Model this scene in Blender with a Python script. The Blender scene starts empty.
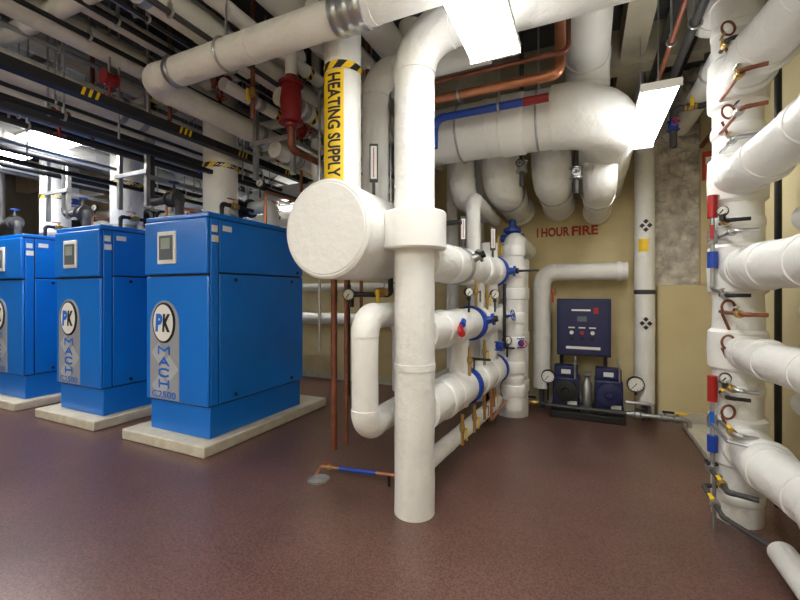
import bpy, math, random
import bmesh
import mathutils
from mathutils import Vector, Matrix
random.seed(4)
V=Vector
sc=bpy.context.scene
try:
    sc.view_settings.view_transform='Standard'
    sc.view_settings.look='None'
except Exception: pass
COL=sc.collection

# ------------------------------------------------------------ materials
def s2l(c):
    return tuple(((x/255.0)/12.92 if x/255.0<=.04045 else (((x/255.0)+.055)/1.055)**2.4) for x in c)
def mat(name,rgb,rough=.5,metal=0,var=.08,scale=6,bump=0,bscale=40,coat=0,emit=0,emitc=None,rgb2=None,bdist=.02):
    m=bpy.data.materials.new(name); m.use_nodes=True
    nt=m.node_tree; b=nt.nodes['Principled BSDF']; L=nt.links
    c=s2l(rgb)
    tc=nt.nodes.new('ShaderNodeTexCoord')
    n=nt.nodes.new('ShaderNodeTexNoise'); n.inputs['Scale'].default_value=scale; n.inputs['Detail'].default_value=6
    L.new(tc.outputs['Object'],n.inputs['Vector'])
    r=nt.nodes.new('ShaderNodeValToRGB')
    c2=s2l(rgb2) if rgb2 else tuple(x*(1-var) for x in c)
    c1=c if rgb2 else tuple(min(1,x*(1+var)) for x in c)
    r.color_ramp.elements[0].position=.35; r.color_ramp.elements[1].position=.65
    r.color_ramp.elements[0].color=(*c2,1); r.color_ramp.elements[1].color=(*c1,1)
    L.new(n.outputs['Fac'],r.inputs['Fac']); L.new(r.outputs['Color'],b.inputs['Base Color'])
    b.inputs['Roughness'].default_value=rough; b.inputs['Metallic'].default_value=metal
    if coat: b.inputs['Coat Weight'].default_value=coat; b.inputs['Coat Roughness'].default_value=.15
    if bump:
        n2=nt.nodes.new('ShaderNodeTexNoise'); n2.inputs['Scale'].default_value=bscale; n2.inputs['Detail'].default_value=6
        L.new(tc.outputs['Object'],n2.inputs['Vector'])
        bp=nt.nodes.new('ShaderNodeBump'); bp.inputs['Strength'].default_value=bump; bp.inputs['Distance'].default_value=bdist
        L.new(n2.outputs['Fac'],bp.inputs['Height']); L.new(bp.outputs['Normal'],b.inputs['Normal'])
    if emit:
        b.inputs['Emission Color'].default_value=(*(emitc or (1,.95,.85)),1); b.inputs['Emission Strength'].default_value=emit
    return m
WHITE=mat('white_jacket',(233,233,229),.42,var=.04,scale=4,bump=.5,bscale=18)
WHITE2=mat('white_pvc',(238,238,235),.34,var=.02,scale=2,bump=.25,bscale=14)
BLUE=mat('boiler_blue',(6,118,220),.36,var=.04,scale=2,coat=.2)
BLUED=mat('boiler_blue_dark',(5,98,196),.42,var=.05)
LBLUE=mat('lettering_blue',(20,110,215),.5,var=.03)
VBLUE=mat('valve_blue',(24,66,165),.35,var=.1)
NAVY=mat('navy_paint',(30,38,84),.4,var=.1)
RED=mat('red_paint',(170,32,30),.4,var=.1)
STEN=mat('stencil_red',(172,62,44),.75,var=.25,scale=24)
DRED=mat('dark_red',(140,30,32),.45,var=.1)
YEL=mat('yellow_paint',(238,200,24),.45,var=.05)
GREEN=mat('green_paint',(60,150,80),.5)
BLACK=mat('black_iron',(26,26,28),.5,var=.2)
DGREY=mat('dark_grey',(66,66,68),.55,var=.15)
STEEL=mat('galvanised_steel',(180,182,184),.33,.85,var=.12,scale=14)
COPPER=mat('copper',(196,132,98),.36,.75,var=.12,scale=10)
COPPERR=mat('aged_copper',(138,84,64),.45,.5,var=.2,scale=10)
BRASS=mat('brass',(190,160,100),.35,.85,var=.1)
SILVER=mat('silver_decal',(158,163,170),.5,.05,var=.04)
SILVER2=mat('silver_decal_light',(184,188,192),.5,.05,var=.03)
PAPER=mat('white_label',(235,235,230),.6,var=.02)
SCREEN=mat('grey_screen',(105,115,120),.2,var=.05)
GLASS=mat('gauge_dial',(238,238,232),.3,var=.02)
CONC=mat('concrete_pad',(205,198,180),.8,var=.1,scale=8,bump=.3)
STONE=mat('rough_stone',(228,222,208),.9,var=.3,scale=7,bump=.7,bscale=22,rgb2=(176,169,156),bdist=.03)
WALLB=mat('wall_beige',(226,211,166),.75,var=.1,scale=2.2,bump=.35,bscale=7,rgb2=(204,188,142))
WALLR=mat('wall_yellow',(218,204,160),.7,var=.05,scale=1.5,bump=.15,rgb2=(206,190,146))
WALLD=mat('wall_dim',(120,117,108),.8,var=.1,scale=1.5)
CEIL=mat('ceiling_deck',(84,86,88),.85,var=.25,scale=2,bump=.3)
BEAM=mat('beige_beam',(178,170,150),.8,var=.08)
DIFF=mat('lamp_diffuser',(255,255,250),.4,emit=24,emitc=(1,.99,.965))
DIFF_FILL=mat('fill_lamp_diffuser',(255,255,250),.4,emit=20,emitc=(1,.98,.94))  # glow of the added fill lamps behind the camera
UP_FILL=mat('fill_uplight',(255,255,250),.4,emit=6,emitc=(1,.99,.96))  # added upward glow, lifts the ceiling pipes
LCD=mat('lcd',(160,172,160),.2)
def floor_mat():
    m=mat('floor_epoxy',(128,95,86),.3,var=.1,scale=1.2,rgb2=(112,83,76))
    nt=m.node_tree;L=nt.links;b=nt.nodes['Principled BSDF']
    src=b.inputs['Base Color'].links[0].from_socket
    tc=nt.nodes.new('ShaderNodeTexCoord')
    v=nt.nodes.new('ShaderNodeTexNoise'); v.inputs['Scale'].default_value=85; v.inputs['Detail'].default_value=8; v.inputs['Roughness'].default_value=.75
    L.new(tc.outputs['Object'],v.inputs['Vector'])
    r=nt.nodes.new('ShaderNodeValToRGB'); r.color_ramp.elements[0].position=.4; r.color_ramp.elements[1].position=.6
    r.color_ramp.elements[0].color=(.42,.39,.39,1); r.color_ramp.elements[1].color=(1,1,1,1)
    L.new(v.outputs['Fac'],r.inputs['Fac'])
    mx=nt.nodes.new('ShaderNodeMix'); mx.data_type='RGBA'; mx.blend_type='MULTIPLY'; mx.inputs['Factor'].default_value=1
    L.new(src,mx.inputs[6]); L.new(r.outputs['Color'],mx.inputs[7]); L.new(mx.outputs[2],b.inputs['Base Color'])
    b.inputs['Roughness'].default_value=.31
    bp=nt.nodes.new('ShaderNodeBump'); bp.inputs['Strength'].default_value=.07; bp.inputs['Distance'].default_value=.003
    L.new(v.outputs['Fac'],bp.inputs['Height']); L.new(bp.outputs['Normal'],b.inputs['Normal'])
    return m
FLOOR=floor_mat()

# ------------------------------------------------------------ mesh kit
def ortho(a):
    a=V(a).normalized()
    h=V((0,0,1)) if abs(a.z)<.9 else V((1,0,0))
    u=a.cross(h).normalized(); v=a.cross(u).normalized()
    return u,v
class M:
    def __init__(s): s.v=[];s.f=[];s.mi=[]
    def ring(s,c,u,v,r,seg,wob=0):
        i=len(s.v);c=V(c)
        for k in range(seg):
            a=2*math.pi*k/seg
            d=u*math.cos(a)+v*math.sin(a)
            rr=r
            if wob: rr=r*(1+wob*mathutils.noise.noise((c+d*r)*5.0))
            s.v.append(c+d*rr)
        return i
    def bridge(s,i,j,seg,mi):
        for k in range(seg):
            k2=(k+1)%seg
            s.f.append((i+k,i+k2,j+k2,j+k)); s.mi.append(mi)
    def lathe(s,p,axis,prof,seg=20,mi=0):
        a=V(axis).normalized();u,v=ortho(a);pr=None
        for n,(t,r) in enumerate(prof):
            i=s.ring(V(p)+a*t,u,v,max(r,1e-4),seg)
            if n==0: s.f.append(tuple(range(i,i+seg))[::-1]); s.mi.append(mi)
            else: s.bridge(pr,i,seg,mi)
            pr=i
        s.f.append(tuple(range(pr,pr+seg))); s.mi.append(mi)
        return s
    def cyl(s,p0,p1,r0,r1=None,seg=20,mi=0):
        p0=V(p0);p1=V(p1);d=p1-p0
        return s.lathe(p0,d,[(0,r0),(d.length,r0 if r1 is None else r1)],seg,mi)
    def box(s,lo,hi,mi=0):
        i=len(s.v)
        for x in (lo[0],hi[0]):
            for y in (lo[1],hi[1]):
                for z in (lo[2],hi[2]): s.v.append(V((x,y,z)))
        for f in ((0,1,3,2),(4,6,7,5),(0,4,5,1),(2,3,7,6),(0,2,6,4),(1,5,7,3)):
            s.f.append(tuple(i+k for k in f)); s.mi.append(mi)
        return s
    def torus(s,c,axis,R,r,seg=28,ms=10,mi=0,a0=0,a1=2*math.pi):
        a=V(axis).normalized();u,v=ortho(a);c=V(c);full=abs(a1-a0-2*math.pi)<1e-6
        n=seg if full else seg+1; first=len(s.v)
        for k in range(n):
            t=a0+(a1-a0)*k/seg
            rd=u*math.cos(t)+v*math.sin(t)
            s.ring(c+rd*R,rd,a,r,ms)
        for k in range(seg):
            i=first+k*ms; j=first+((k+1)%n)*ms
            s.bridge(i,j,ms,mi)
        return s
    def prism(s,poly,y0,y1,mi=0):
        i=len(s.v);n=len(poly)
        for (x,z) in poly: s.v.append(V((x,y0,z)))
        for (x,z) in poly: s.v.append(V((x,y1,z)))
        s.f.append(tuple(range(i,i+n)));s.mi.append(mi)
        s.f.append(tuple(range(i+n,i+2*n))[::-1]);s.mi.append(mi)
        for k in range(n):
            k2=(k+1)%n; s.f.append((i+k,i+n+k,i+n+k2,i+k2));s.mi.append(mi)
        return s
    def tube(s,pts,r,bend=None,seg=28,elbow=1.0,band=0,mi=0,steps=10,wob=0):
        pts=[V(p) for p in pts]; bend=bend if bend is not None else r*1.7
        R=[]
        d=(pts[1]-pts[0]).normalized()
        R.append((pts[0],d,r))
        def straight(a,b,d):
            L=(b-a).length
            ev=[]
            if band and L>band*.9:
                n=int(L/band)
                for k in range(1,n+1):
                    t=L*k/(n+1)
                    ev+=[(t-.022,r),(t-.020,r*1.022+.001),(t+.020,r*1.022+.001),(t+.022,r)]
            if wob:
                n=int(L/.1)
                for k in range(1,n):
                    t=L*k/n
                    if all(abs(t-e[0])>.03 for e in ev): ev.append((t,r))
            ev.sort()
            for t,rr in ev: R.append((a+d*t,d,rr))
        for k in range(1,len(pts)-1):
            d1=(pts[k]-pts[k-1]).normalized();d2=(pts[k+1]-pts[k]).normalized()
            th=d1.angle(d2)
            if th<1e-3: continue
            tr=bend*math.tan(th/2); tr=min(tr,(pts[k]-pts[k-1]).length*.49,(pts[k+1]-pts[k]).length*.49)
            bb=tr/math.tan(th/2)
            a=pts[k]-d1*tr; straight(R[-1][0],a,d1)
            axis=d1.cross(d2).normalized(); c=a+ (axis.cross(d1))*bb
            e=r*elbow
            if elbow>1: R.append((a-d1*.012,d1,r))
            R.append((a-d1*.01 if elbow>1 else a,d1,e))
            for q in range(1,steps):
                rot=Matrix.Rotation(th*q/steps,3,axis)
                R.append((c+rot@(a-c),rot@d1,e))
            b=pts[k]+d2*tr
            R.append((b+d2*.01 if elbow>1 else b,d2,e))
            if elbow>1: R.append((b+d2*.012,d2,r))
        straight(R[-1][0],pts[-1],(pts[-1]-pts[-2]).normalized())
        R.append((pts[-1],(pts[-1]-pts[-2]).normalized(),r))
        u,v=ortho(R[0][1]);pt=R[0][1];pr=None
        for n,(p,t,rr) in enumerate(R):
            if (t-pt).length>1e-6:
                q=pt.rotation_difference(t); u=q@u; v=q@v
            pt=t
            i=s.ring(p,u,v,rr,seg,wob)
            if n==0: s.f.append(tuple(range(i,i+seg))[::-1]);s.mi.append(mi)
            else: s.bridge(pr,i,seg,mi)
            pr=i
        s.f.append(tuple(range(pr,pr+seg)));s.mi.append(mi)
        return s
    def make(s,name,mats,parent=None,label=None,cat=None,group=None,bevel=0,structure=False):
        if not isinstance(mats,(list,tuple)): mats=[mats]
        mn=V((min(v.x for v in s.v),min(v.y for v in s.v),min(v.z for v in s.v)))
        mx=V((max(v.x for v in s.v),max(v.y for v in s.v),max(v.z for v in s.v)))
        c=(mn+mx)/2
        if parent is None and not structure: c.z=mn.z
        me=bpy.data.meshes.new(name)
        me.from_pydata([tuple(v-c) for v in s.v],[],s.f)
        for m in mats: me.materials.append(m)
        me.polygons.foreach_set('material_index',s.mi)
        me.polygons.foreach_set('use_smooth',[True]*len(s.f))
        me.update()
        bm=bmesh.new();bm.from_mesh(me);bmesh.ops.recalc_face_normals(bm,faces=bm.faces);bm.to_mesh(me);bm.free()
        me.set_sharp_from_angle(angle=math.radians(34))
        o=bpy.data.objects.new(name,me);COL.objects.link(o)
        if parent is not None:
            o.parent=parent; o.location=c-V(parent['w'])
        else: o.location=c
        o['w']=list(c)
        if label:o['label']=label
        if cat:o['category']=cat
        if group:o['group']=group
        if structure:o['kind']='structure'
        if bevel:
            b=o.modifiers.new('bevel','BEVEL');b.width=bevel;b.segments=2;b.limit_method='ANGLE';b.angle_limit=math.radians(40)
        return o
def thing(name,label,cat,loc,group=None):
    o=bpy.data.objects.new(name,None);COL.objects.link(o);o.empty_display_size=.1
    o.location=loc;o['w']=list(loc);o['label']=label;o['category']=cat
    if group:o['group']=group
    return o
def copy_thing(o,off):
    kids_of={}
    for c in list(bpy.data.objects):
        if c.parent: kids_of.setdefault(c.parent.name,[]).append(c)
    def rec(x,par):
        n=x.copy()
        COL.objects.link(n)
        if par is not None: n.parent=par
        for c in kids_of.get(x.name,[]): rec(c,n)
        return n
    n=rec(o,None); n.location=V(o.location)+V(off)
    n['w']=[a+b for a,b in zip(o['w'],off)]
    return n
def textverts(s,w,h,bold=.012,cuts=0):
    cu=bpy.data.curves.new('t','FONT');cu.body=s;cu.size=1;cu.resolution_u=3;cu.offset=bold
    o=bpy.data.objects.new('t',cu);COL.objects.link(o)
    bpy.context.view_layer.update()
    me=bpy.data.meshes.new_from_object(o.evaluated_get(bpy.context.evaluated_depsgraph_get()))
    if cuts:
        bm=bmesh.new();bm.from_mesh(me)
        ys=[v.co.y for v in bm.verts];a,b=min(ys),max(ys)
        for k in range(1,cuts):
            g=bm.verts[:]+bm.edges[:]+bm.faces[:]
            bmesh.ops.bisect_plane(bm,geom=g,plane_co=(0,a+(b-a)*k/cuts,0),plane_no=(0,1,0))
        bm.to_mesh(me);bm.free()
    vs=[v.co.copy() for v in me.vertices];fs=[tuple(p.vertices) for p in me.polygons]
    bpy.data.objects.remove(o);bpy.data.curves.remove(cu);bpy.data.meshes.remove(me)
    x0=min(v.x for v in vs);x1=max(v.x for v in vs);y0=min(v.y for v in vs);y1=max(v.y for v in vs)
    sx=w/(x1-x0);sy=h/(y1-y0)
    return [((v.x-(x0+x1)/2)*sx,(v.y-(y0+y1)/2)*sy) for v in vs],fs
def text(s,w,h,c,right,up,m,parent,name='lettering',bold=.02):
    vs,fs=textverts(s,w,h,bold);k=M();c=V(c);right=V(right);up=V(up)
    k.v=[c+right*a+up*b for a,b in vs];k.f=fs;k.mi=[0]*len(fs)
    return k.make(name,m,parent)

# ------------------------------------------------------------ fittings
def wheel(parent,c,axis,R,m):
    a=V(axis).normalized();u,v=ortho(a);k=M()
    k.torus(c,a,R,R*.11,24,8)
    k.cyl(V(c)-a*R*.15,V(c)+a*R*.15,R*.2,seg=10)
    for q in range(5):
        t=2*math.pi*q/5;d=u*math.cos(t)+v*math.sin(t)
        k.cyl(V(c)+d*R*.15,V(c)+d*R*.95,R*.07,seg=6)
    return k.make('handwheel',m,parent)
def wheel_valve(parent,p,a,h,r,body=VBLUE,wm=RED,length=None):
    p=V(p);a=V(a).normalized();h=V(h).normalized();k=M();L=length or r*1.1
    k.lathe(p-a*L,a,[(0,r*1.28),(L*.18,r*1.28),(L*.2,r*.9),(L*1.0,r*1.02),(L*1.8,r*.9),(L*1.82,r*1.28),(L*2,r*1.28)],24)
    k.lathe(p+h*r*.8,h,[(0,r*.6),(r*.5,r*.5),(r*.52,r*.72),(r*.66,r*.72),(r*.68,r*.3),(r*1.3,r*.22),(r*1.9,r*.09),(r*2.2,r*.09)],16)
    u,v=ortho(a)
    for q in range(8):
        t=2*math.pi*q/8;d=u*math.cos(t)+v*math.sin(t)
        for sg in (-1,1): k.cyl(p+d*r*1.14+a*sg*L*.78,p+d*r*1.14+a*sg*L*1.06,r*.07,seg=6)
    o=k.make('valve',body,parent)
    wheel(o,p+h*r*2.85,h,r*.75,wm)
    return o
def butterfly(parent,p,a,h,r,body=VBLUE,lev=BLACK,ld=None):
    p=V(p);a=V(a).normalized();h=V(h).normalized();k=M()
    k.lathe(p-a*.04,a,[(0,r*1.02),(.02,r*1.02),(.021,r*1.12),(.059,r*1.12),(.06,r*1.02),(.08,r*1.02)],28)
    k.lathe(p+h*r*1.03,h,[(0,r*.28),(r*.35,r*.22),(r*.36,r*.38),(r*.5,r*.38)],14)
    o=k.make('valve',body,parent)
    m=M();q=p+h*(r*1.6);ld=V(ld) if ld else a
    m.cyl(q-ld*.02,q+ld*r*1.5,r*.1,r*.07,10).cyl(q-h*.02,q+h*.02,r*.2,seg=12)
    m.make('lever_handle',lev,o)
    return o
def ball_valve(parent,p,a,h,ld,r=.018,hm=YEL,bm_=BRASS,hl=.12):
    p=V(p);a=V(a).normalized();h=V(h).normalized();ld=V(ld).normalized();k=M()
    k.lathe(p-a*r*2,a,[(0,r*1.3),(r*.8,r*1.3),(r*.9,r),(r*1.2,r*1.5),(r*2.8,r*1.5),(r*3.1,r),(r*3.2,r*1.3),(r*4,r*1.3)],12)
    k.cyl(p,p+h*r*2.6,r*.5,seg=8)
    o=k.make('valve',bm_,parent)
    m=M();q=p+h*r*2.6
    w=ld.cross(h).normalized()*r*.55
    for s in (q-ld*r*.8,q+ld*hl):
        for ww in (-w,w):
            for hh in (0,r*.35): m.v.append(s+ww+h*hh)
    for f in ((0,1,3,2),(4,6,7,5),(0,4,5,1),(2,3,7,6),(0,2,6,4),(1,5,7,3)):
        m.f.append(f);m.mi.append(0)
    m.make('lever_handle',hm,o)
    return o
def gauge(parent,p,n,r=.06,stem=(0,0,-1),sl=.12,dialm=GLASS):
    p=V(p);n=V(n).normalized();k=M()
    k.lathe(p-n*.03,n,[(0,r*.8),(.008,r),(.038,r),(.046,r*.96),(.046,r*.86),(.03,r*.86)],28)
    k.cyl(p+V(stem)*r*.8,p+V(stem)*(r+sl),.009,seg=8)
    k.cyl(p+V(stem)*(r),p+V(stem)*(r+.03),.016,seg=6)
    o=k.make('pressure_gauge',BLACK,parent)
    M().cyl(p+n*.0,p+n*.012,r*.86,seg=28).make('dial',dialm,o)
    u,v=ortho(n);d=(u*.6+v*.8).normalized()
    kk=M().cyl(p+n*.015-d*r*.2,p+n*.015+d*r*.65,.0035,seg=6)
    for q in range(10):
        t=math.radians(-40+q*29);e=u*math.cos(t)+v*math.sin(t)
        kk.cyl(p+n*.014+e*r*.68,p+n*.014+e*r*.8,.0025,seg=5)
    kk.make('needle',BLACK,o)
    return o
def thermometer(parent,p,n,h=.24,w=.055):
    p=V(p);n=V(n).normalized();s=n.cross(V((0,0,1))).normalized()
    def slab(lo,hi,ww,d0,d1):
        k=M();
        for y in (d0,d1):
            for x in (-ww,ww):
                for z in (lo,hi): k.v.append(p+n*y+s*x+V((0,0,z)))
        for f in ((0,1,3,2),(4,6,7,5),(0,4,5,1),(2,3,7,6),(0,2,6,4),(1,5,7,3)):
            k.f.append(f);k.mi.append(0)
        return k
    k=slab(0,h,w/2,-.015,.015);k.cyl(p,p-V((0,0,.1)),.012,seg=8)
    o=k.make('thermometer',DGREY,parent,bevel=.004)
    slab(.02,h-.02,w*.36,.015,.018).make('scale_plate',PAPER,o)
    slab(.03,h-.03,w*.05,.018,.021).make('glass_tube',RED,o)
    return o
CZ=3.9
CT=CZ-.015
def hanger(parent,p,a,r,top=CZ,m=STEEL):
    p=V(p);k=M();k.torus(p,a,r+.008,.009,24,6)
    if top-p.z-r>.02: k.cyl(p+V((0,0,r)),(p.x,p.y,top),.007,seg=8)
    k.cyl(p+V((0,0,r+.005)),p+V((0,0,r+.04)),.016,seg=6)
    return k.make('pipe_hanger',m,parent)
def mband(parent,p,a,r,w=.06,m=STEEL):
    a=V(a).normalized();p=V(p)
    return M().lathe(p-a*w/2,a,[(0,r*1.0),(.002,r*1.035),(w*.3,r*1.035),(w*.35,r*1.055),(w*.65,r*1.055),(w*.7,r*1.035),(w-.002,r*1.035),(w,r)],28).make('metal_band',m,parent)
def lump(parent,p,a,r,w=.12,k_=1.16,m=WHITE2):
    a=V(a).normalized();p=V(p)
    return M().lathe(p-a*w/2,a,[(0,r),(.006,r*(1+(k_-1)*.7)),(.02,r*k_),(w-.02,r*k_),(w-.006,r*(1+(k_-1)*.7)),(w,r)],28).make('flange_cover',m,parent)
def stripes(parent,c,axis,r,w=.05,n=8):
    a=V(axis).normalized();u,v=ortho(a);k=M();c=V(c);N=n*2;sub=2
    for row in range(2):
        for j in range(N*sub):
            t=2*math.pi*j/(N*sub)+row*(2*math.pi/N)*.8
            d=u*math.cos(t)+v*math.sin(t)
            k.v.append(c+d*(r*1.03+.004)+a*(w*(row-.5)))
    T=N*sub
    for j in range(T):
        j2=(j+1)%T;k.f.append((j,j2,T+j2,T+j));k.mi.append((j//sub)%2)
    return k.make('hazard_band',[YEL,BLACK],parent)
G1='white insulated pipes'
def wpipe(pts,r,label,band=.9,elbow=1.05,bend=None,hang=(),metal=(),name='insulated_pipe',m=WHITE,group=G1,cat='pipe',top=CZ):
    o=M().tube(pts,r,bend,28,elbow,band,wob=.025).make(name,m,None,label,cat,group)
    for (p,a) in hang: hanger(o,p,a,r,top)
    for (p,a) in metal: mband(o,p,a,r)
    return o
def cpipe(parent,pts,r,m=COPPER,name='small_pipe',bend=None,seg=12):
    return M().tube(pts,r,bend,seg,1.12,0,steps=6).make(name,m,parent)
def wp(parent,pts,r,band=.8,name='insulated_run',m=WHITE,bend=None,elbow=1.05,wob=.03):
    return M().tube(pts,r,bend,28,elbow,band,wob=wob).make(name,m,parent)

# ------------------------------------------------------------ room
def shell(name,lo,hi,m): return M().box(lo,hi).make(name,m,structure=True)
XL,XR,YB,YF=-11.0,1.28,5.5,-3.0
shell('floor',(XL,YF,-.1),(XR,YB,0),FLOOR)
shell('ceiling',(XL,YF,CZ),(XR,YB,CZ+.15),CEIL)
shell('wall_back',(XL-.15,YB,-.1),(XR+.15,YB+.15,CZ+.15),WALLB)
shell('wall_right',(XR,YF-.15,-.1),(XR+.15,YB,CZ+.15),WALLR)
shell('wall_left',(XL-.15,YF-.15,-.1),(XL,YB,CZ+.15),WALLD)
shell('wall_front',(XL,YF-.15,-.1),(XR,YF,CZ+.15),WALLR)
shell('baseboard_back',(-8,YB-.03,0),(.74,YB,.1),CONC)
shell('baseboard_right',(XR-.03,YF,0),(XR,YB-.03,.1),CONC)
k=M();nx,nz=20,90;x0,x1,z0,z1=.66,1.2,1.45,CZ
for j in range(nz+1):
    for i in range(nx+1):
        x=x0+(x1-x0)*i/nx;z=z0+(z1-z0)*j/nz
        if i==0: x+=mathutils.noise.noise(V((3,z*5,1)))*.05
        if j==0: z+=mathutils.noise.noise(V((x*7,1,4)))*.06
        d=mathutils.noise.noise(V((x*6,z*5,3)))*.06+mathutils.noise.noise(V((x*17,z*15,9)))*.04+mathutils.noise.noise(V((x*40,z*38,2)))*.02
        k.v.append(V((x,YB-.12-d,z)))
for j in range(nz):
    for i in range(nx):
        a=j*(nx+1)+i;k.f.append((a,a+1,a+nx+2,a+nx+1));k.mi.append(0)
k.box((x0+.04,YB-.1,z0+.04),(x1,YB,z1))
k.make('wall_stone',STONE,structure=True)
M().box((.74,YB-.2,0),(XR,YB,1.5)).make('wall_pier',WALLR,structure=True,bevel=.02)
shell('wall_corner',(1.14,YB-.2,1.5),(XR,YB,CZ),WALLR)
shell('baseboard_pier',(.74,YB-.23,0),(XR,YB-.2,.1),CONC)
tr=[((-11,4.3,3.55),(XR,4.5,CZ),BEAM),((-11,1.2,3.72),(-3.6,1.35,CZ),DGREY),
    ((.3,YF,3.6),(.5,YB,3.9),BEAM)]
for y in (2.2,2.8,3.4,3.95,4.85): tr.append(((-11,y,3.78),(-3.2,y+.08,CZ),DGREY))
for n,(lo,hi,m) in enumerate(tr): shell('trim_%d'%(n+1),lo,hi,m)
t=thing('stencilled_sign','orange red stencilled lettering on the beige wall','sign',(-.2,YB,2.13))
text('1',.018,.12,(-.56,YB-.004,2.19),(1,0,0),(0,0,1),STEN,t,bold=.035)
text('HOUR',.34,.12,(-.345,YB-.004,2.19),(1,0,0),(0,0,1),STEN,t,bold=.035)
text('FIRE',.3,.12,(.0,YB-.004,2.19),(1,0,0),(0,0,1),STEN,t,bold=.035)

# ------------------------------------------------------------ boilers
bx0,bx1,by0,by1=-3.87,-3.02,2.5,3.8
B=thing('boiler','tall bright blue floor-standing boiler cabinet on concrete pad','boiler',((bx0+bx1)/2,(by0+by1)/2,.1),'blue boilers standing in a row')
M().box((bx0+.02,by0+.03,.1),(bx1-.02,by1-.02,.39)).make('base',BLUE,B,bevel=.008)
M().box((bx0+.012,by0+.012,.385),(bx1-.012,by1-.012,2.1)).make('casing',BLACK,B,bevel=.008)
lid=M();lid.box((bx0-.004,by0-.004,2.09),(bx1+.004,by1+.004,2.135));lid.make('top_lid',BLUE,B,bevel=.01)
M().box((bx0,by0-.02,1.585),(bx1,by0+.02,2.085)).make('upper_front_panel',BLUE,B,bevel=.012)
M().box((bx0,by0-.004,.395),(bx1,by0+.02,1.565)).make('front_door',BLUE,B,bevel=.012)
for sx,xx in ((1,bx1),(-1,bx0)):
    a,b=(xx-.013,xx+.004) if sx>0 else (xx-.004,xx+.013)
    M().box((a,by0+.118,1.6),(b,by1-.004,2.08)).make('upper_side_panel',BLUE,B,bevel=.006)
    M().box((a,by0+.118,.4),(b,by1-.004,1.583)).make('lower_side_panel',BLUE,B,bevel=.006)
    M().box((a,by0+.022,.4),(b,by0+.106,2.08)).make('corner_panel',BLUE,B,bevel=.006)
    for (yy,zz) in ((by0+.3,1.535),(by1-.2,1.535),(by0+.3,.45),(by1-.2,.45),(by1-.1,1.64)):
        M().cyl((xx,yy,zz),(xx+sx*.012,yy,zz),.018,seg=12).make('latch',BLACK,B)
M().box((bx1,by0+.03,1.96),(bx1+.008,by0+.09,2.02)).make('sticker',PAPER,B)
M().box((bx1,by0+.03,1.87),(bx1+.008,by0+.1,1.93)).make('sticker',PAPER,B)
M().box((bx1,by0+.15,1.98),(bx1+.008,by0+.25,2.03)).make('sticker',PAPER,B)
M().box((-3.665,by0-.035,1.68),(-3.41,by0-.018,1.985)).make('control_frame',PAPER,B,bevel=.008)
M().box((-3.63,by0-.041,1.72),(-3.445,by0-.035,1.945)).make('display_screen',SCREEN,B)
M().box((-3.60,by0-.045,1.82),(-3.475,by0-.041,1.92)).make('display_window',LCD,B)
poly=[];cx,cz=-3.6,1.11
for q in range(0,19):
    t=math.radians(q*10);poly.append((cx-.205*math.cos(t),cz+.23*math.sin(t)))
poly+=[(cx+.205,.41),(cx-.205,.41)]
M().prism(poly,by0-.008,by0-.003).make('emblem_plate',SILVER,B)
for (zc,xc,q) in ((.84,cx-.08,.1),(.7,cx+.07,.13),(.53,cx-.06,.12)):
    M().prism([(xc-q,zc),(xc,zc+q),(xc+q,zc),(xc,zc-q)],by0-.010,by0-.0085).make('emblem_diamond',SILVER2,B)
def oval(rx,rz,n=40): return [(cx+rx*math.cos(2*math.pi*q/n),1.13+rz*math.sin(2*math.pi*q/n)) for q in range(n)]
e=M().prism(oval(.155,.19),by0-.02,by0-.008).make('emblem_disc',BLACK,B)
M().prism(oval(.138,.172),by0-.023,by0-.02).make('emblem_ring',PAPER,e)
text('P',.095,.17,(cx-.052,by0-.025,1.13),(1,0,0),(0.08,0,1),LBLUE,e,bold=.055)
text('K',.11,.17,(cx+.055,by0-.025,1.13),(1,0,0),(0.08,0,1),BLACK,e,bold=.055)
def stroke(name,segs,x,z,w,h,th):
    k=M()
    for n_,(a,b,c,d) in enumerate(segs):
        p0=V((x+(a-.5)*w,0,z+(b-.5)*h));p1=V((x+(c-.5)*w,0,z+(d-.5)*h))
        dd=(p1-p0).normalized();nn=V((-dd.z,0,dd.x))*th/2
        p0=p0-dd*th*.3;p1=p1+dd*th*.3;i=len(k.v)
        for q in (p0+nn,p0-nn,p1-nn,p1+nn): k.v.append(V((q.x,by0-.013-.0002*n_,q.z)))
        k.f.append((i,i+1,i+2,i+3));k.mi.append(0)
    return k.make(name,LBLUE,B)
LT={'M':[(0,0,0,1),(0,1,.5,.45),(.5,.45,1,1),(1,1,1,0)],'A':[(0,0,.5,1),(.5,1,1,0),(.22,.35,.78,.35)],
    'C':[(1,.85,.75,1),(.75,1,.25,1),(.25,1,0,.75),(0,.75,0,.25),(0,.25,.25,0),(.25,0,.75,0),(.75,0,1,.15)],
    'H':[(0,0,0,1),(1,0,1,1),(0,.5,1,.5)]}
for ch,z in zip('MACH',(.87,.765,.66,.555)): stroke('lettering',LT[ch],cx,z,.15 if ch=='M' else .13,.068,.02)
text('C2500',.34,.065,(cx,by0-.014,.455),(1,0,0),(0,0,1),LBLUE,B,bold=.012)
copy_thing(B,(-1.6,0,0));copy_thing(B,(-3.2,0,0))
P=M().box((-4.06,2.38,0),(-2.93,4.15,.1)).make('concrete_pad',CONC,None,'low beige concrete housekeeping pad under a boiler','pad','boiler pads',bevel=.012)
copy_thing(P,(-1.6,0,0));copy_thing(P,(-3.2,0,0))
F=thing('flue_pipe','white insulated flue rising from a blue boiler top','pipe',(-3.5,3.05,2.14),'boiler flues')
wp(F,[(-3.5,3.05,2.14),(-3.5,3.05,CT)],.17,.6,'flue_run')
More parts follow.
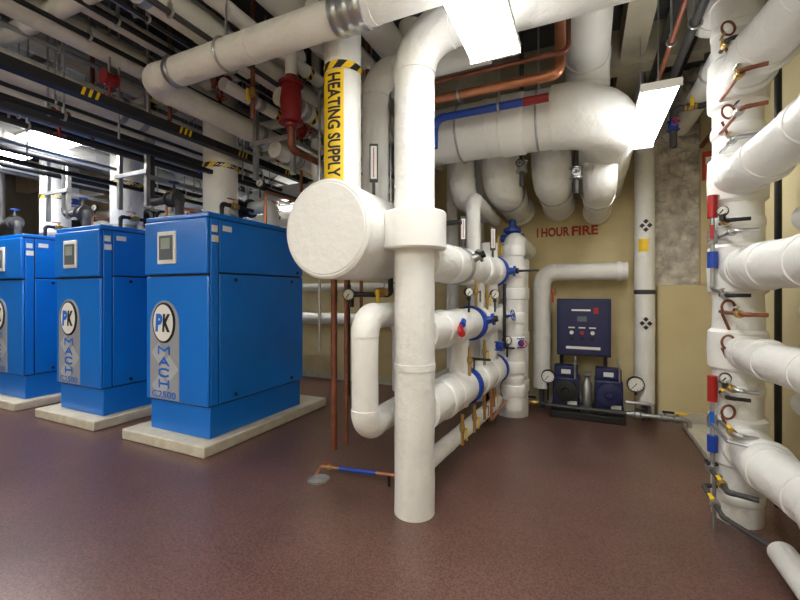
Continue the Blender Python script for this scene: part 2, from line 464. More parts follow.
mband(F,(-3.5,3.05,2.2),(0,0,1),.17,.06);stripes(F,(-3.5,3.05,2.72),(0,0,1),.17,.05)
copy_thing(F,(-1.6,0,0));copy_thing(F,(-3.2,0,0))
S=thing('pump_pipework','black circulating pump with blue valve on white boiler pipe','pump',(-3.3,3.6,2.14),'pumps above the boilers')
wp(S,[(-3.3,3.6,2.14),(-3.3,3.6,2.42),(-4.2,3.6,2.42),(-4.2,3.6,CT)],.075,.5,bend=.11)
M().lathe((-3.62,3.6,2.42),(-1,0,0),[(0,.11),(.03,.11),(.04,.085),(.2,.1),(.36,.085),(.37,.11),(.4,.11)],20).lathe((-3.82,3.6,2.42),(0,-1,0),[(0,.12),(.1,.13),(.12,.09),(.3,.09),(.33,.06)],18).make('pump',BLACK,S)
wheel_valve(S,(-4.2,3.6,2.85),(0,0,1),(0,-1,0),.08,VBLUE,VBLUE)
gauge(S,(-3.35,3.46,2.66),(.3,-1,0),.05)
cpipe(S,[(-3.12,3.3,2.14),(-3.12,3.3,2.5),(-3.12,3.9,2.5),(-3.12,3.9,CT)],.018,COPPER)
wheel_valve(S,(-3.78,2.72,2.36),(1,0,0),(0,0,1),.06,DGREY,VBLUE)
cpipe(S,[(-3.7,2.72,2.14),(-3.7,2.72,2.36),(-4.15,2.72,2.36),(-4.15,2.72,CT)],.04,DGREY)
cpipe(S,[(-3.2,2.8,2.14),(-3.2,2.8,2.28),(-3.2,3.2,2.28)],.02,BLACK)
ball_valve(S,(-3.2,2.95,2.28),(0,1,0),(0,0,1),(0,-1,0),.024,RED,hl=.08)
copy_thing(S,(-1.6,0,0));copy_thing(S,(-3.2,0,0))
k=thing('trapeze_rack','galvanised strut frame hung from ceiling above the boilers','rack',(-4.3,2.8,2.3),'strut frames')
for y in (2.62,3.95):
    for x in (-4.5,-4.05): M().box((x-.02,y-.02,2.3),(x+.02,y+.02,CT)).make('post',STEEL,k)
    M().box((-4.54,y-.04,2.62),(-4.01,y-.02,2.66)).make('crossbar',STEEL,k)
M().box((-4.07,2.6,2.58),(-4.03,3.97,2.62)).make('crossbar',STEEL,k)
copy_thing(k,(-1.6,.08,0));copy_thing(k,(1.62,.3,.2))

# ------------------------------------------------------------ central column, drum, supply pipe
C=thing('column_pipe','thick white insulated pipe rising from floor with wide collar','pipe',(-1.0,2.39,0),G1)
wp(C,[(-1.0,2.39,0.0),(-1.0,2.39,3.08),(.25,2.39,3.08)],.13,1.15,bend=.25,wob=.03)
M().lathe((-1,2.39,1.69),(0,0,1),[(0,.195),(.012,.205),(.115,.203),(.228,.205),(.24,.195)],36).make('collar',WHITE2,C)
D=thing('header_drum','large white insulated header drum with flat round end','pipe header',(-1.45,2.6,1.5),G1)
M().lathe((-1.45,2.04,1.81),(0,1,0),[(0,.295),(.012,.31),(.5,.308),(1.16,.31),(1.2,.2),(1.5,.2)],56).make('drum_shell',WHITE,D)
M().lathe((-1.45,2.035,1.81),(0,1,0),[(0,.28),(.01,.288)],56).make('end_cap',WHITE2,D)
wp(D,[(-1.45,2.24,2.08),(-1.45,2.24,3.45),(-1.45,3.4,3.45),(-1.45,3.4,CT)],.12,0,bend=.2,name='supply_riser',wob=0)
wp(D,[(-1.5,2.78,2.08),(-1.5,2.78,3.12),(-.6,2.78,3.12)],.105,1.0,bend=.16,name='branch_riser')
def cyl_sheet(cx,cy,R,a0,a1,z0,z1,m,parent,name):
    k=M();n=24
    for j in range(n+1):
        a=a0+(a1-a0)*j/n
        for z in (z0,z1): k.v.append(V((cx+R*math.cos(a),cy+R*math.sin(a),z)))
    for j in range(n): k.f.append((2*j,2*j+2,2*j+3,2*j+1));k.mi.append(0)
    return k.make(name,m,parent)
r_=math.radians
cyl_sheet(-1.45,2.24,.1225,r_(-144),r_(-55),2.12,2.83,YEL,D,'pipe_label')
vs,fs=textverts('HEATING SUPPLY',.66,.095,.03,12)
k=M();k.v=[V((-1.45+.1242*math.cos(r_(-86)+b/.1242),2.24+.1242*math.sin(r_(-86)+b/.1242),2.475-a)) for a,b in vs];k.f=fs;k.mi=[0]*len(fs)
k.make('lettering',BLACK,D)
stripes(D,(-1.45,2.24,2.86),(0,0,1),.118,.05,7)
thermometer(D,(-1.36,2.5,2.2),(.5,-1,0),.27,.06)
ball_valve(D,(-1.35,2.6,1.42),(1,0,0),(0,-1,0),(0,0,-1),.022,YEL)
cpipe(D,[(-1.35,2.75,1.55),(-1.35,2.75,1.4),(-1.7,2.75,1.4),(-1.7,2.75,1.3)],.02,BLACK)
gauge(D,(-1.6,2.55,1.4),(.4,-1,0),.045,stem=(0,0,1))
hanger(D,(-1.45,2.95,1.81),(0,1,0),.31)
Sp=thing('offset_pipe','white insulated pipe offset with two elbows','pipe',(-1.26,2.2,.45),G1)
wp(Sp,[(-1.26,3.0,1.26),(-1.26,2.2,1.26),(-1.26,2.2,.56),(-1.26,3.9,.56)],.085,1.0,bend=.11)
ball_valve(Sp,(-1.26,3.0,1.42),(0,1,0),(0,0,1),(1,0,0),.03,RED)
cpipe(Sp,[(-1.26,2.9,.5),(-1.26,2.9,.02)],.03,DGREY,'support_leg')
cpipe(Sp,[(-1.26,3.0,1.33),(-1.26,3.0,1.52)],.02,BRASS,'nipple')
for n,(x,y,zb,zt,m,r) in enumerate([(-1.88,2.77,.12,1.75,COPPERR,.026),(-1.8,2.83,.16,2.6,COPPERR,.017),(-2.12,2.9,.9,3.2,STEEL,.012)]):
    o=M().tube([(x,y,zb),(x,y,zt),(x+.02,4.6,zt)],r,r*2,12,1.15).make('discharge_pipe',m,None,'thin copper discharge pipe hanging down to the floor' if n<2 else 'thin steel conduit dropping beside the boiler','pipe','thin discharge pipes')
    hanger(o,(x,3.6,zt),(0,1,0),r)
o=thing('drain_pipe','thin blue and copper drain line running low over the floor','pipe',(-1.5,2.6,0))
cpipe(o,[(-1.85,2.56,.07),(-1.25,2.62,.09),(-1.2,2.95,.09)],.012,COPPER)
M().cyl((-1.7,2.575,.074),(-1.4,2.605,.083),.017,seg=12).make('blue_sleeve',VBLUE,o)
cpipe(o,[(-1.85,2.56,.07),(-1.9,2.555,.0)],.012,COPPER)
cpipe(o,[(-1.3,2.62,.09),(-1.3,2.62,0)],.01,BLACK,'support_leg')
ball_valve(o,(-1.78,2.567,.073),(1,0,0),(0,0,1),(-1,0,0),.012,RED,BRASS,.06)
k=M();k.lathe((-1.83,2.49,0),(0,0,1),[(0,.085),(.006,.085),(.008,.07),(.004,.066)],28)
for q in range(-3,4): k.box((-1.83-.06,2.49+q*.017-.004,.004),(-1.83+.06,2.49+q*.017+.004,.008))
k.make('floor_drain',STEEL,None,'round metal floor drain grate','drain')

# ------------------------------------------------------------ centre manifold
Mn=thing('pipe_manifold','rack of stacked white insulated pipes with blue valves','pipe manifold',(-.9,3.7,0))
def row(z,r,bumps):
    wp(Mn,[(-.985,2.45,z),(-.79,4.75,z)],r,0,wob=.06)
    for y,w,kk in bumps: lump(Mn,(-.985+.195*(y-2.45)/2.3,y,z),(.085,1,0),r,w,kk)
row(1.63,.14,[(2.95,.2,1.05),(3.3,.14,1.1),(3.62,.1,1.14),(3.95,.16,1.08),(4.3,.14,1.14)])
row(1.15,.13,[(2.75,.12,1.08),(3.05,.16,1.06),(3.62,.12,1.12),(3.85,.14,1.06),(4.35,.2,1.14)])
row(.64,.14,[(2.78,.1,1.08),(3.0,.16,1.06),(3.55,.12,1.12),(3.9,.16,1.08),(4.35,.2,1.14)])
wp(Mn,[(-.97,2.5,.27),(-.82,4.5,.27)],.06,.5)
wp(Mn,[(-.77,4.8,0),(-.77,4.8,1.8)],.18,.0,'stack_riser')
for z in (.35,.9,1.4,1.72): lump(Mn,(-.77,4.8,z),(0,0,1),.18,.14,1.06)
wp(Mn,[(-.68,4.3,.2),(-.68,4.3,1.95),(-.68,5.45,1.95)],.105,.4,'stack_riser',bend=.15)
for z in (.4,.64,.9,1.15,1.4,1.63,1.85): lump(Mn,(-.68,4.3,z),(0,0,1),.105,.12,1.15)
wp(Mn,[(-.86,3.95,.5),(-.86,3.95,1.9)],.085,.4,'stack_riser')
wp(Mn,[(-.93,3.15,.5),(-.93,3.15,1.2)],.08,.4,'stack_riser')
wp(Mn,[(-.9,3.6,1.1),(-.9,3.6,1.6)],.08,.4,'stack_riser')
butterfly(Mn,(-.9,3.42,1.15),(.085,1,0),(1,0,.2),.135,VBLUE,BLACK,(0,-1,0))
butterfly(Mn,(-.91,3.28,.64),(.085,1,0),(0,0,1),.14,VBLUE,BLACK,(1,0,0))
butterfly(Mn,(-.84,4.12,.64),(.085,1,0),(0,0,1),.135,VBLUE,BLACK,(1,0,0))
butterfly(Mn,(-.84,4.1,1.63),(.085,1,0),(1,0,0),.14,VBLUE,BLACK,(1,0,0))
butterfly(Mn,(-.93,3.1,1.63),(.085,1,0),(1,0,.4),.138,STEEL,BLACK,(0,-1,0))
wheel_valve(Mn,(-.84,4.12,1.15),(0,1,0),(1,-.2,.2),.07,VBLUE,VBLUE)
wheel_valve(Mn,(-.62,4.25,.9),(0,0,1),(.6,-1,0),.045,VBLUE,RED)
wheel_valve(Mn,(-.72,3.75,.92),(0,0,1),(.6,-1,0),.035,VBLUE,BLACK)
M().cyl((-.83,2.82,1.17),(-.77,2.69,1.13),.024,seg=12).make('red_handle',RED,Mn)
M().cyl((-.83,2.93,1.2),(-.81,2.84,1.18),.024,seg=12).make('blue_handle',VBLUE,Mn)
for (y,z,hm) in ((3.6,1.38,YEL),(3.9,.43,YEL),(3.15,.42,YEL),(4.3,.42,YEL),(4.1,1.88,YEL),(3.2,1.42,BLACK),(3.5,.9,YEL),(3.0,.9,BLACK),(4.4,.9,YEL),(3.95,1.4,YEL),(2.8,.44,YEL),(3.5,.42,BRASS)):
    cpipe(Mn,[(-.8,y,z-.12),(-.8,y,z+.1)],.013,BRASS,'nipple')
    ball_valve(Mn,(-.8,y,z),(0,0,1),(1,-.3,0),(0,0,-1),.014,hm,BRASS,.08)
gauge(Mn,(-.76,3.75,1.4),(.6,-1,0),.045);gauge(Mn,(-.8,2.98,1.42),(.6,-1,0),.035);gauge(Mn,(-.7,4.05,.94),(.6,-1,0),.045)
thermometer(Mn,(-.8,3.85,1.82),(.4,-1,0),.22,.05);thermometer(Mn,(-.88,3.1,1.82),(.4,-1,0),.2,.045)
cpipe(Mn,[(-.74,3.5,.55),(-.74,3.5,.3),(-.74,4.3,.3)],.012,COPPER)
cpipe(Mn,[(-.7,3.9,1.5),(-.7,3.9,.9),(-.7,4.5,.9)],.016,BLACK)
cpipe(Mn,[(-1.1,2.95,.0),(-1.1,2.95,1.95),(-.85,2.95,1.95)],.02,BLACK,'support_leg')
cpipe(Mn,[(-.98,4.4,.0),(-.98,4.4,1.5)],.02,BLACK,'support_leg')
wp(Mn,[(-.95,3.7,1.7),(-.95,3.7,2.3),(-1.0,5.0,2.3)],.065,.4)
k=M();k.lathe((-.77,4.8,1.8),(0,0,1),[(0,.14),(.03,.14),(.04,.07),(.12,.07),(.13,.12),(.17,.12),(.18,.075),(.3,.075),(.32,.1),(.36,.1),(.38,.04),(.46,.04)],20)
k.cyl((-.9,4.8,2.05),(-.64,4.8,2.05),.045,seg=14);k.make('actuator',VBLUE,Mn)
for n,(x,y,r,z1) in enumerate([(-1.62,5.2,.08,CT),(-1.3,5.22,.1,CT),(-2.2,5.25,.07,CT),(-1.98,4.95,.05,CT)]):
    wpipe([(x,y,0),(x,y,z1)],r,'slim white insulated riser along the beige wall',.7)
o=wpipe([(-7,5.25,1.0),(-2.45,5.25,1.0),(-2.45,5.25,.0)],.09,'white insulated pipe running low along the beige wall',.9)
stripes(o,(-3.1,5.25,1.0),(1,0,0),.09,.05,5)
o=wpipe([(-7,5.35,1.5),(-2.35,5.35,1.5)],.06,'slim white insulated pipe along the beige wall',.9);
hanger(o,(-2.7,5.35,1.5),(1,0,0),.06,CZ)
for x in (-2.75,-2.95): 
    M().tube([(x,4.7,.0),(x,4.7,CT)],.022,None,12).make('conduit',COPPERR if x>-2.8 else BLACK,None,'thin vertical pipe standing behind the boilers','pipe','thin vertical pipes')

# ------------------------------------------------------------ overhead: big header and rear pipes
H=wpipe([(-1.3,3.5,2.84),(.17,3.5,2.84),(.17,5.45,2.7)],.24,'very large white insulated header pipe with wide elbow',.9,1.05,bend=.4,hang=[((-.35,3.5,2.84),(1,0,0)),((-1.0,3.5,2.84),(1,0,0))])
lump(H,(-.55,3.5,2.84),(1,0,0),.24,.2,1.05)
rear='thick white insulated pipe dropping then running to the wall'
for n,(x,z,r,yn) in enumerate([(-.78,2.5,.175,4.1),(-.3,2.53,.175,4.15),(.13,2.42,.14,4.15)]):
    top=3.3 if n<2 else 2.75
    o=wpipe([(x,yn,top),(x,yn,z),(x,5.49,z-.02)],r,rear,0,1.05,bend=r*1.5)
    lump(o,(x,yn+.62,z),(0,1,0),r,.06,1.07);lump(o,(x,5.42,z-.02),(0,1,0),r,.1,1.1)
    mband(o,(x,yn+.85,z),(0,1,0),r,.04);hanger(o,(x,yn+.45,z),(0,1,0),r)
o=wpipe([(-1.14,4.0,2.95),(-1.14,4.0,2.4),(-1.14,5.1,2.4),(-1.14,5.1,3.2)],.12,'white insulated pipe with elbows turning upward near the wall',0,1.06,bend=.17)
hanger(o,(-1.14,4.5,2.4),(0,1,0),.12)
wpipe([(-.25,2.95,3.55),(.02,2.95,3.55),(.02,3.9,3.4),(.02,3.9,3.05)],.17,'white insulated elbow above the large header',0,bend=.24)
wpipe([(-.95,3.25,CZ-.22),(1.1,3.25,CZ-.22)],.12,'white insulated pipe close under the ceiling',.6,hang=[((.8,3.25,CZ-.22),(1,0,0))])
for (x,y,z) in ((-.54,3.9,2.6),(-.07,3.9,2.48)):
    o=thing('overhead_valve','dark steel valve assembly hanging between large white pipes','valve',(x,y,z-.2))
    wheel_valve(o,(x,y,z),(0,0,1),(0,-1,0),.045,STEEL,BLACK)
    cpipe(o,[(x,y,z-.18),(x,y,CT)],.02,DGREY)
o=thing('copper_pipe','bright copper pipe under the ceiling turning upward','pipe',(-.7,3.05,2.9))
cpipe(o,[(-1.15,3.05,2.97),(-.16,3.05,2.97),(-.16,3.05,CT)],.036,COPPER,bend=.07,seg=16)
hanger(o,(-.9,3.05,2.97),(1,0,0),.036)
o=thing('copper_pipe','thin copper pipe under the ceiling turning upward','pipe',(-.7,2.95,2.9))
cpipe(o,[(-1.15,2.93,3.05),(-.1,2.93,3.05),(-.1,2.93,CT)],.016,COPPERR,bend=.05,seg=12)
o=thing('blue_sleeved_pipe','blue wrapped pipe with red end below copper pipe','pipe',(-.7,3.08,2.8))
cpipe(o,[(-1.12,3.1,2.6),(-1.12,3.1,2.84),(-.42,3.1,2.84)],.03,VBLUE,'blue_sleeve',bend=.08,seg=16)
M().cyl((-.42,3.1,2.84),(-.24,3.1,2.84),.032,seg=16).make('red_sleeve',DRED,o)
hanger(o,(-.6,3.1,2.84),(1,0,0),.036)
wpipe([(.95,3.7,3.2),(.95,5.2,3.2)],.09,'white insulated pipe under the ceiling by the yellow wall',.9,hang=[((.95,4.0,3.2),(0,1,0))])
for (x,z,r,m) in ((.8,3.45,.02,BLACK),(.7,3.3,.03,DGREY),(1.15,3.0,.025,COPPERR),(.62,3.55,.04,DGREY),(.56,3.2,.018,COPPERR)):
    o=M().tube([(x,2.0,z),(x,5.3,z)],r,None,12).make('conduit',m,None,'thin dark pipe under the ceiling','pipe','thin overhead lines');hanger(o,(x,3.4,z),(0,1,0),r);hanger(o,(x,4.8,z),(0,1,0),r)
o=thing('overhead_valve','cluster of blue and brass valves high beside the yellow wall','valve',(.72,4.4,2.7))
cpipe(o,[(.74,4.4,2.75),(.74,4.4,3.1),(1.0,4.4,3.1),(1.0,4.4,CT)],.03,DGREY)
wheel_valve(o,(.74,4.4,2.95),(0,0,1),(0,-1,0),.04,VBLUE,RED);ball_valve(o,(.87,4.4,3.1),(1,0,0),(0,-1,0),(0,0,1),.024,YEL,hl=.08)

# ------------------------------------------------------------ overhead left
o=wpipe([(-.2,1.96,3.02),(-3.02,1.96,3.02),(-3.02,5.4,3.02)],.1,'long white insulated pipe crossing under the ceiling with an elbow',.9,hang=[((-2.2,1.96,3.02),(1,0,0)),((-3.02,4.4,3.02),(0,1,0))],metal=[((-3.02,3.1,3.02),(0,1,0)),((-2.7,1.96,3.02),(1,0,0))])
for x in (-1.14,-1.21,-1.28): mband(o,(x,1.96,3.02),(1,0,0),.108,.07)
stripes(o,(-3.02,3.6,3.02),(0,1,0),.1,.05,6)
left=[(-2.5,3.32,.11,-.5),(-2.05,3.6,.13,-.5),(-3.45,3.35,.1,-.5),(-3.95,3.12,.12,-.5),(-4.75,3.3,.11,-.5),(-5.5,3.05,.12,-.5),(-6.4,3.4,.13,-.5),(-2.8,3.62,.09,-.5),(-4.35,3.6,.1,-.5),(-7.3,3.2,.12,-.5),(-5.1,3.58,.1,-.5),(-2.45,2.85,.07,3.3),
 (-2.3,3.05,.08,2.6),(-2.72,2.8,.08,3.0),(-3.15,3.42,.06,-.5),(-4.4,3.25,.08,-.5),(-5.05,3.12,.08,-.5),(-3.7,3.55,.08,-.5),(-6.0,3.15,.1,1.0),(-1.85,3.2,.07,2.7),(-2.25,3.38,.055,-.5),(-1.75,3.45,.06,2.3),(-2.62,3.08,.05,2.3),(-2.1,2.75,.06,3.2),(-3.3,3.15,.07,2.3),(-4.15,3.0,.06,.5)]
for n,(x,z,r,ys) in enumerate(left):
    o=wpipe([(x,ys,z),(x,5.4,z)],r,'white insulated pipe running the length of the ceiling',.9,hang=[((x,4.3,z),(0,1,0)),((x,3.35,z),(0,1,0))],metal=[((x,max(ys+.2,2.3+.4*(n%3)),z),(0,1,0)),((x,4.0+.2*(n%3),z),(0,1,0)),((x,max(ys+.3,1.6+.3*(n%4)),z),(0,1,0))])
    if n%2==0: stripes(o,(x,max(2.9,ys+.4),z),(0,1,0),r,.045,6)
for n,(x,z,r,m) in enumerate([(-3.62,2.76,.024,BLACK),(-3.75,2.9,.016,BLACK),(-4.15,2.78,.022,DGREY),(-4.5,2.93,.026,BLACK),(-5.0,2.86,.02,STEEL),(-5.2,2.84,.03,BLACK),(-2.75,3.3,.016,STEEL),(-2.62,3.22,.014,BLACK),(-5.9,2.85,.03,BLACK),(-6.9,3.0,.03,DGREY),(-3.7,3.3,.02,STEEL),(-4.55,3.05,.03,DGREY),(-2.95,3.3,.022,BLACK),(-2.35,3.5,.02,BLACK),(-3.28,3.28,.018,BLACK),(-4.3,2.9,.016,STEEL),(-2.4,3.2,.02,DGREY),(-3.85,2.84,.03,BLACK)]):
    o=M().tube([(x,-.5,z),(x,5.35,z)],r,None,12).make('overhead_line',m,None,'thin dark pipe running the length of the ceiling','pipe','thin overhead lines')
    hanger(o,(x,1.7,z),(0,1,0),r);hanger(o,(x,3.9,z),(0,1,0),r)
o=thing('strut_rail','deep black steel rail with yellow hazard marks under ceiling','rail',(-3.25,2.4,2.8),'black strut rails')
M().box((-3.28,.2,2.8),(-3.2,5.3,2.87)).make('rail',BLACK,o)
for y in (1.6,2.35,3.0,3.7,4.5):
    k=M()
    for j in range(3):
        y0=y+j*.045
        i=len(k.v)
        for (yy,zz) in ((y0,2.805),(y0+.02,2.805),(y0+.038,2.865),(y0+.018,2.865)): k.v.append(V((-3.197,yy,zz)))
        k.f.append((i,i+1,i+2,i+3));k.mi.append(0)
    k.make('hazard_band',YEL,o)
for y in (.8,2.1,3.3,4.6): M().cyl((-3.24,y,2.87),(-3.24,y,CZ),.008,seg=8).make('hanger_rod',STEEL,o)
for (x,z) in ((-3.45,2.64),(-4.9,2.66)):
    o=thing('strut_rail','black painted steel strut rail hung under the ceiling','rail',(x,2.4,z-.03),'black strut rails')
    M().box((x-.02,.2,z-.02),(x+.02,5.3,z+.02)).make('rail',BLACK,o)
    for y in (.8,2.0,3.3,4.6): M().cyl((x,y,z),(x,y,CZ),.008,seg=8).make('hanger_rod',STEEL,o)
for n,(y,z,r,x0,x1) in enumerate([(4.2,2.75,.09,-8,-2.3),(4.75,2.5,.12,-9,-2.0),(3.95,3.12,.06,-8.5,-1.9),(5.2,2.2,.1,-9,-2.4),(2.75,3.45,.06,-6,-2.2),(4.95,2.95,.1,-9,-2.2),(4.45,3.35,.1,-9,-1.7),(5.3,2.65,.08,-9,-2.1),(3.3,3.2,.05,-5.5,-2.0),(1.5,3.35,.06,-5.5,-2.1)]):
    o=wpipe([(x0,y,z),(x1,y,z)],r,'white insulated pipe crossing above and behind the boilers',.9,hang=[((x1-.4,y,z),(1,0,0)),((-5,y,z),(1,0,0))])
    stripes(o,(-2.9-.3*n,y,z),(1,0,0),r,.045,5)
drops=[(-2.2,3.9,2.35,.06,VBLUE,RED),(-2.65,4.35,2.3,.07,DGREY,BLACK),(-3.2,4.45,2.3,.08,VBLUE,VBLUE),(-4.1,4.5,2.25,.07,DRED,RED),(-4.6,4.4,2.2,.09,VBLUE,VBLUE),(-5.7,4.5,2.2,.08,DGREY,RED),(-2.35,4.6,1.6,.05,VBLUE,YEL),(-6.5,4.4,2.2,.09,VBLUE,BLACK),(-2.45,3.3,2.55,.05,STEEL,RED),(-2.85,3.95,2.4,.05,VBLUE,VBLUE)]
for (x,y,z,r,bm,wm) in drops:
    o=thing('valved_drop','white insulated drop pipe with painted valve near ceiling','pipe',(x,y,z),'valved drop pipes')
    wp(o,[(x,5.35,z),(x,y,z),(x,y,CT)],r,.4,bend=r*1.5)
    wheel_valve(o,(x,y,z+.45),(0,0,1),(.3,-1,0),r*1.0,bm,wm)
    mband(o,(x,y,z+.75),(0,0,1),r);gauge(o,(x+r+.03,y-.03,z+.25),(.4,-1,0),.04,sl=.03)
# large red fitting next to the supply riser
o=thing('overhead_valve','large dark red flanged fitting beside the heating riser','valve',(-2.2,2.62,2.8))
M().lathe((-2.2,2.62,2.78),(0,0,1),[(0,.05),(.03,.05),(.031,.1),(.05,.1),(.052,.075),(.2,.09),(.34,.075),(.342,.1),(.362,.1),(.364,.05),(.42,.05)],24).make('valve_body',DRED,o)
cpipe(o,[(-2.2,2.62,3.2),(-2.2,2.62,CT)],.05,WHITE);cpipe(o,[(-2.2,2.62,2.78),(-2.2,2.62,2.6),(-2.2,3.0,2.6)],.03,COPPERR)
for (x,y,z,rr) in ((-2.5,3.05,2.98,.06),(-3.0,2.62,3.34,.055),(-4.5,2.3,3.38,.06),(-3.9,1.8,2.85,.05),(-3.4,1.9,3.1,.045)):
    o=thing('overhead_valve','dark red painted flanged valve under the ceiling','valve',(x,y,z-.12))
    wheel_valve(o,(x,y,z),(0,1,0),(0,0,-1),rr,DRED,DRED)
    M().cyl((x,y,z),(x,y,CZ),.01,seg=8).make('hanger_rod',STEEL,o)
for (x,y,z) in ((-2.78,2.35,3.3),(-4.2,2.2,3.05),(-1.75,3.1,3.0),(-3.25,2.3,3.1),(-2.4,2.4,3.0)):
    o=thing('overhead_valve','brass valve with yellow lever on a short copper drop','valve',(x,y,z-.2))
    cpipe(o,[(x,y,z-.2),(x,y,CT)],.018,COPPERR)
    ball_valve(o,(x,y,z),(0,0,1),(0,-1,0),(0,0,-1),.02,YEL,hl=.09)
M().lathe((-6.1,4.3,0),(0,0,1),[(0,.18),(.05,.2),(1.9,.2),(2.1,.12),(2.15,.03)],24).make('expansion_tank',GREEN,None,'slim green tank standing behind the boilers','tank')

# ------------------------------------------------------------ back wall kit
W=thing('wall_pipe_loop','white insulated pipe with elbow against the beige wall','pipe',(-.48,5.2,0),G1)
wp(W,[(-.48,5.2,.25),(-.48,5.2,1.66),(.44,5.2,1.66)],.1,1.0,bend=.16)
M().cyl((-.48,5.2,0),(-.48,5.2,.25),.03,seg=12).make('foot_pipe',DGREY,W)
M().lathe((.33,5.2,1.66),(1,0,0),[(0,.1),(.002,.112),(.05,.112),(.052,.1)],24).make('flange_cover',WHITE2,W)
ball_valve(W,(-.34,5.05,1.42),(0,0,1),(0,-1,0),(0,0,-1),.02,RED)
R_=thing('wall_riser','white insulated riser beneath the ceiling lamp against the wall','pipe',(.6,5.15,0),G1)
wp(R_,[(.6,5.15,.2),(.6,5.15,CT)],.1,1.0)
mband(R_,(.6,5.15,1.42),(0,0,1),.1,.05,DGREY)
M().cyl((.6,5.15,0),(.6,5.15,.2),.03,seg=12).make('foot_pipe',DGREY,R_)
cyl_sheet(.6,5.15,.103,r_(-130),r_(-75),1.86,2.0,YEL,R_,'pipe_label')
for z in (1.08,2.14):
    for dx,dz in ((0,.045),(-.035,0),(.035,0),(0,-.045)):
        q=.026;M().prism([(.6+dx-q,z+dz),(.6+dx,z+dz+q),(.6+dx+q,z+dz),(.6+dx,z+dz-q)],5.035,5.055).make('flow_mark',BLACK,R_)
cpipe(R_,[(.5,5.0,.1),(.5,5.0,.36)],.012,BRASS);gauge(R_,(.5,5.0,.42),(0,-1,0),.085,sl=.03)
K=thing('pump_skid','navy twin pump skid with control panel on the wall','pump unit',(0,5.1,0))
M().box((-.36,4.85,0),(.4,5.35,.08)).make('base_frame',BLACK,K,bevel=.008)
M().box((-.28,5.28,.08),(-.24,5.34,1.3)).make('panel_stand',BLACK,K);M().box((.2,5.28,.08),(.24,5.34,1.3)).make('panel_stand',BLACK,K)
M().box((-.3,5.08,.68),(.27,5.28,1.34)).make('control_panel',NAVY,K,bevel=.01)
M().box((-.28,5.068,.70),(.25,5.08,1.32)).make('panel_door',NAVY,K,bevel=.006)
M().box((-.14,5.06,1.2),(.06,5.068,1.22)).make('name_plate',PAPER,K)
M().box((.09,5.06,1.17),(.14,5.068,1.24)).make('warning_label',RED,K)
M().box((-.08,5.06,1.08),(.02,5.068,1.14)).make('display_screen',SCREEN,K)
for x,m in ((-.14,PAPER),(-.03,RED),(.08,PAPER)):
    M().cyl((x,5.045,.95),(x,5.068,.95),.022,seg=14).make('indicator_lamp',m,K)
for x in (-.14,-.03,.08): M().box((x-.035,5.064,1.0),(x+.035,5.068,1.015)).make('name_plate',PAPER,K)
for x in (-.14,-.03,.08): M().box((x-.02,5.064,.86),(x+.02,5.068,.9)).make('name_plate',BLACK,K)
M().box((-.2,5.06,.76),(.16,5.068,.79)).make('name_plate',PAPER,K)
for x in (-.2,.24):
    M().box((x-.14,4.95,.13),(x+.14,5.26,.44)).make('pump_casing',NAVY,K,bevel=.015)
    M().box((x-.15,4.88,.08),(x+.15,5.28,.14)).make('pump_foot',BLACK,K,bevel=.006)
    M().lathe((x,4.95,.3),(0,-1,0),[(0,.12),(.01,.125),(.05,.12),(.055,.09),(.06,.04),(.08,.03)],26).make('motor_cover',BLACK if x<0 else NAVY,K)
    M().box((x-.13,5.04,.44),(x+.13,5.2,.56)).make('terminal_box',NAVY,K,bevel=.01)
    M().box((x-.05,5.032,.47),(x+.05,5.04,.52)).make('rating_plate',PAPER,K)
    M().box((x+.02,4.942,.14),(x+.12,4.95,.18)).make('rating_plate',PAPER,K)
    cpipe(K,[(x+.1,4.92,.44),(x+.1,4.92,.62),(x+.1,5.1,.62),(x+.1,5.1,.68)],.01,STEEL)
k=M();k.lathe((.02,5.0,.08),(0,0,1),[(0,.05),(.04,.055),(.3,.055),(.34,.03),(.38,.03),(.4,.055),(.43,.055)],18);k.make('check_valve',STEEL,K)
k=M();k.tube([(-.4,4.86,.13),(.4,4.86,.13)],.02,None,14);k.lathe((-.04,4.86,.13),(1,0,0),[(0,.04),(.02,.04),(.021,.02),(.08,.02),(.081,.04),(.1,.04)],16);k.make('suction_pipe',DGREY,K)
cpipe(K,[(-.5,4.95,.12),(-.72,4.95,.12)],.025,BRASS);cpipe(K,[(-.4,4.86,.13),(-.5,4.95,.12)],.022,DGREY)
gauge(K,(-.38,4.84,.46),(0,-1,0),.075,sl=.2)
cpipe(K,[(.4,4.86,.13),(.95,4.86,.13),(.95,4.86,.0)],.022,STEEL)
cpipe(K,[(.4,4.9,.24),(.64,4.9,.24),(.64,4.9,.13)],.018,STEEL)
for x in (.5,.74,.85): ball_valve(K,(x,4.86,.13),(1,0,0),(0,-.4,1),(1,0,0),.026,YEL if x>.8 else BLACK,STEEL,.08)
for x in (-.64,-.54): ball_valve(K,(x,4.95,.12),(1,0,0),(0,-.4,1),(-1,0,0),.025,DRED if x<-.6 else BLACK,BRASS,.08)
M().cyl((-.7,4.95,0),(-.7,4.95,.14),.016,seg=10).make('foot_pipe',DGREY,K)

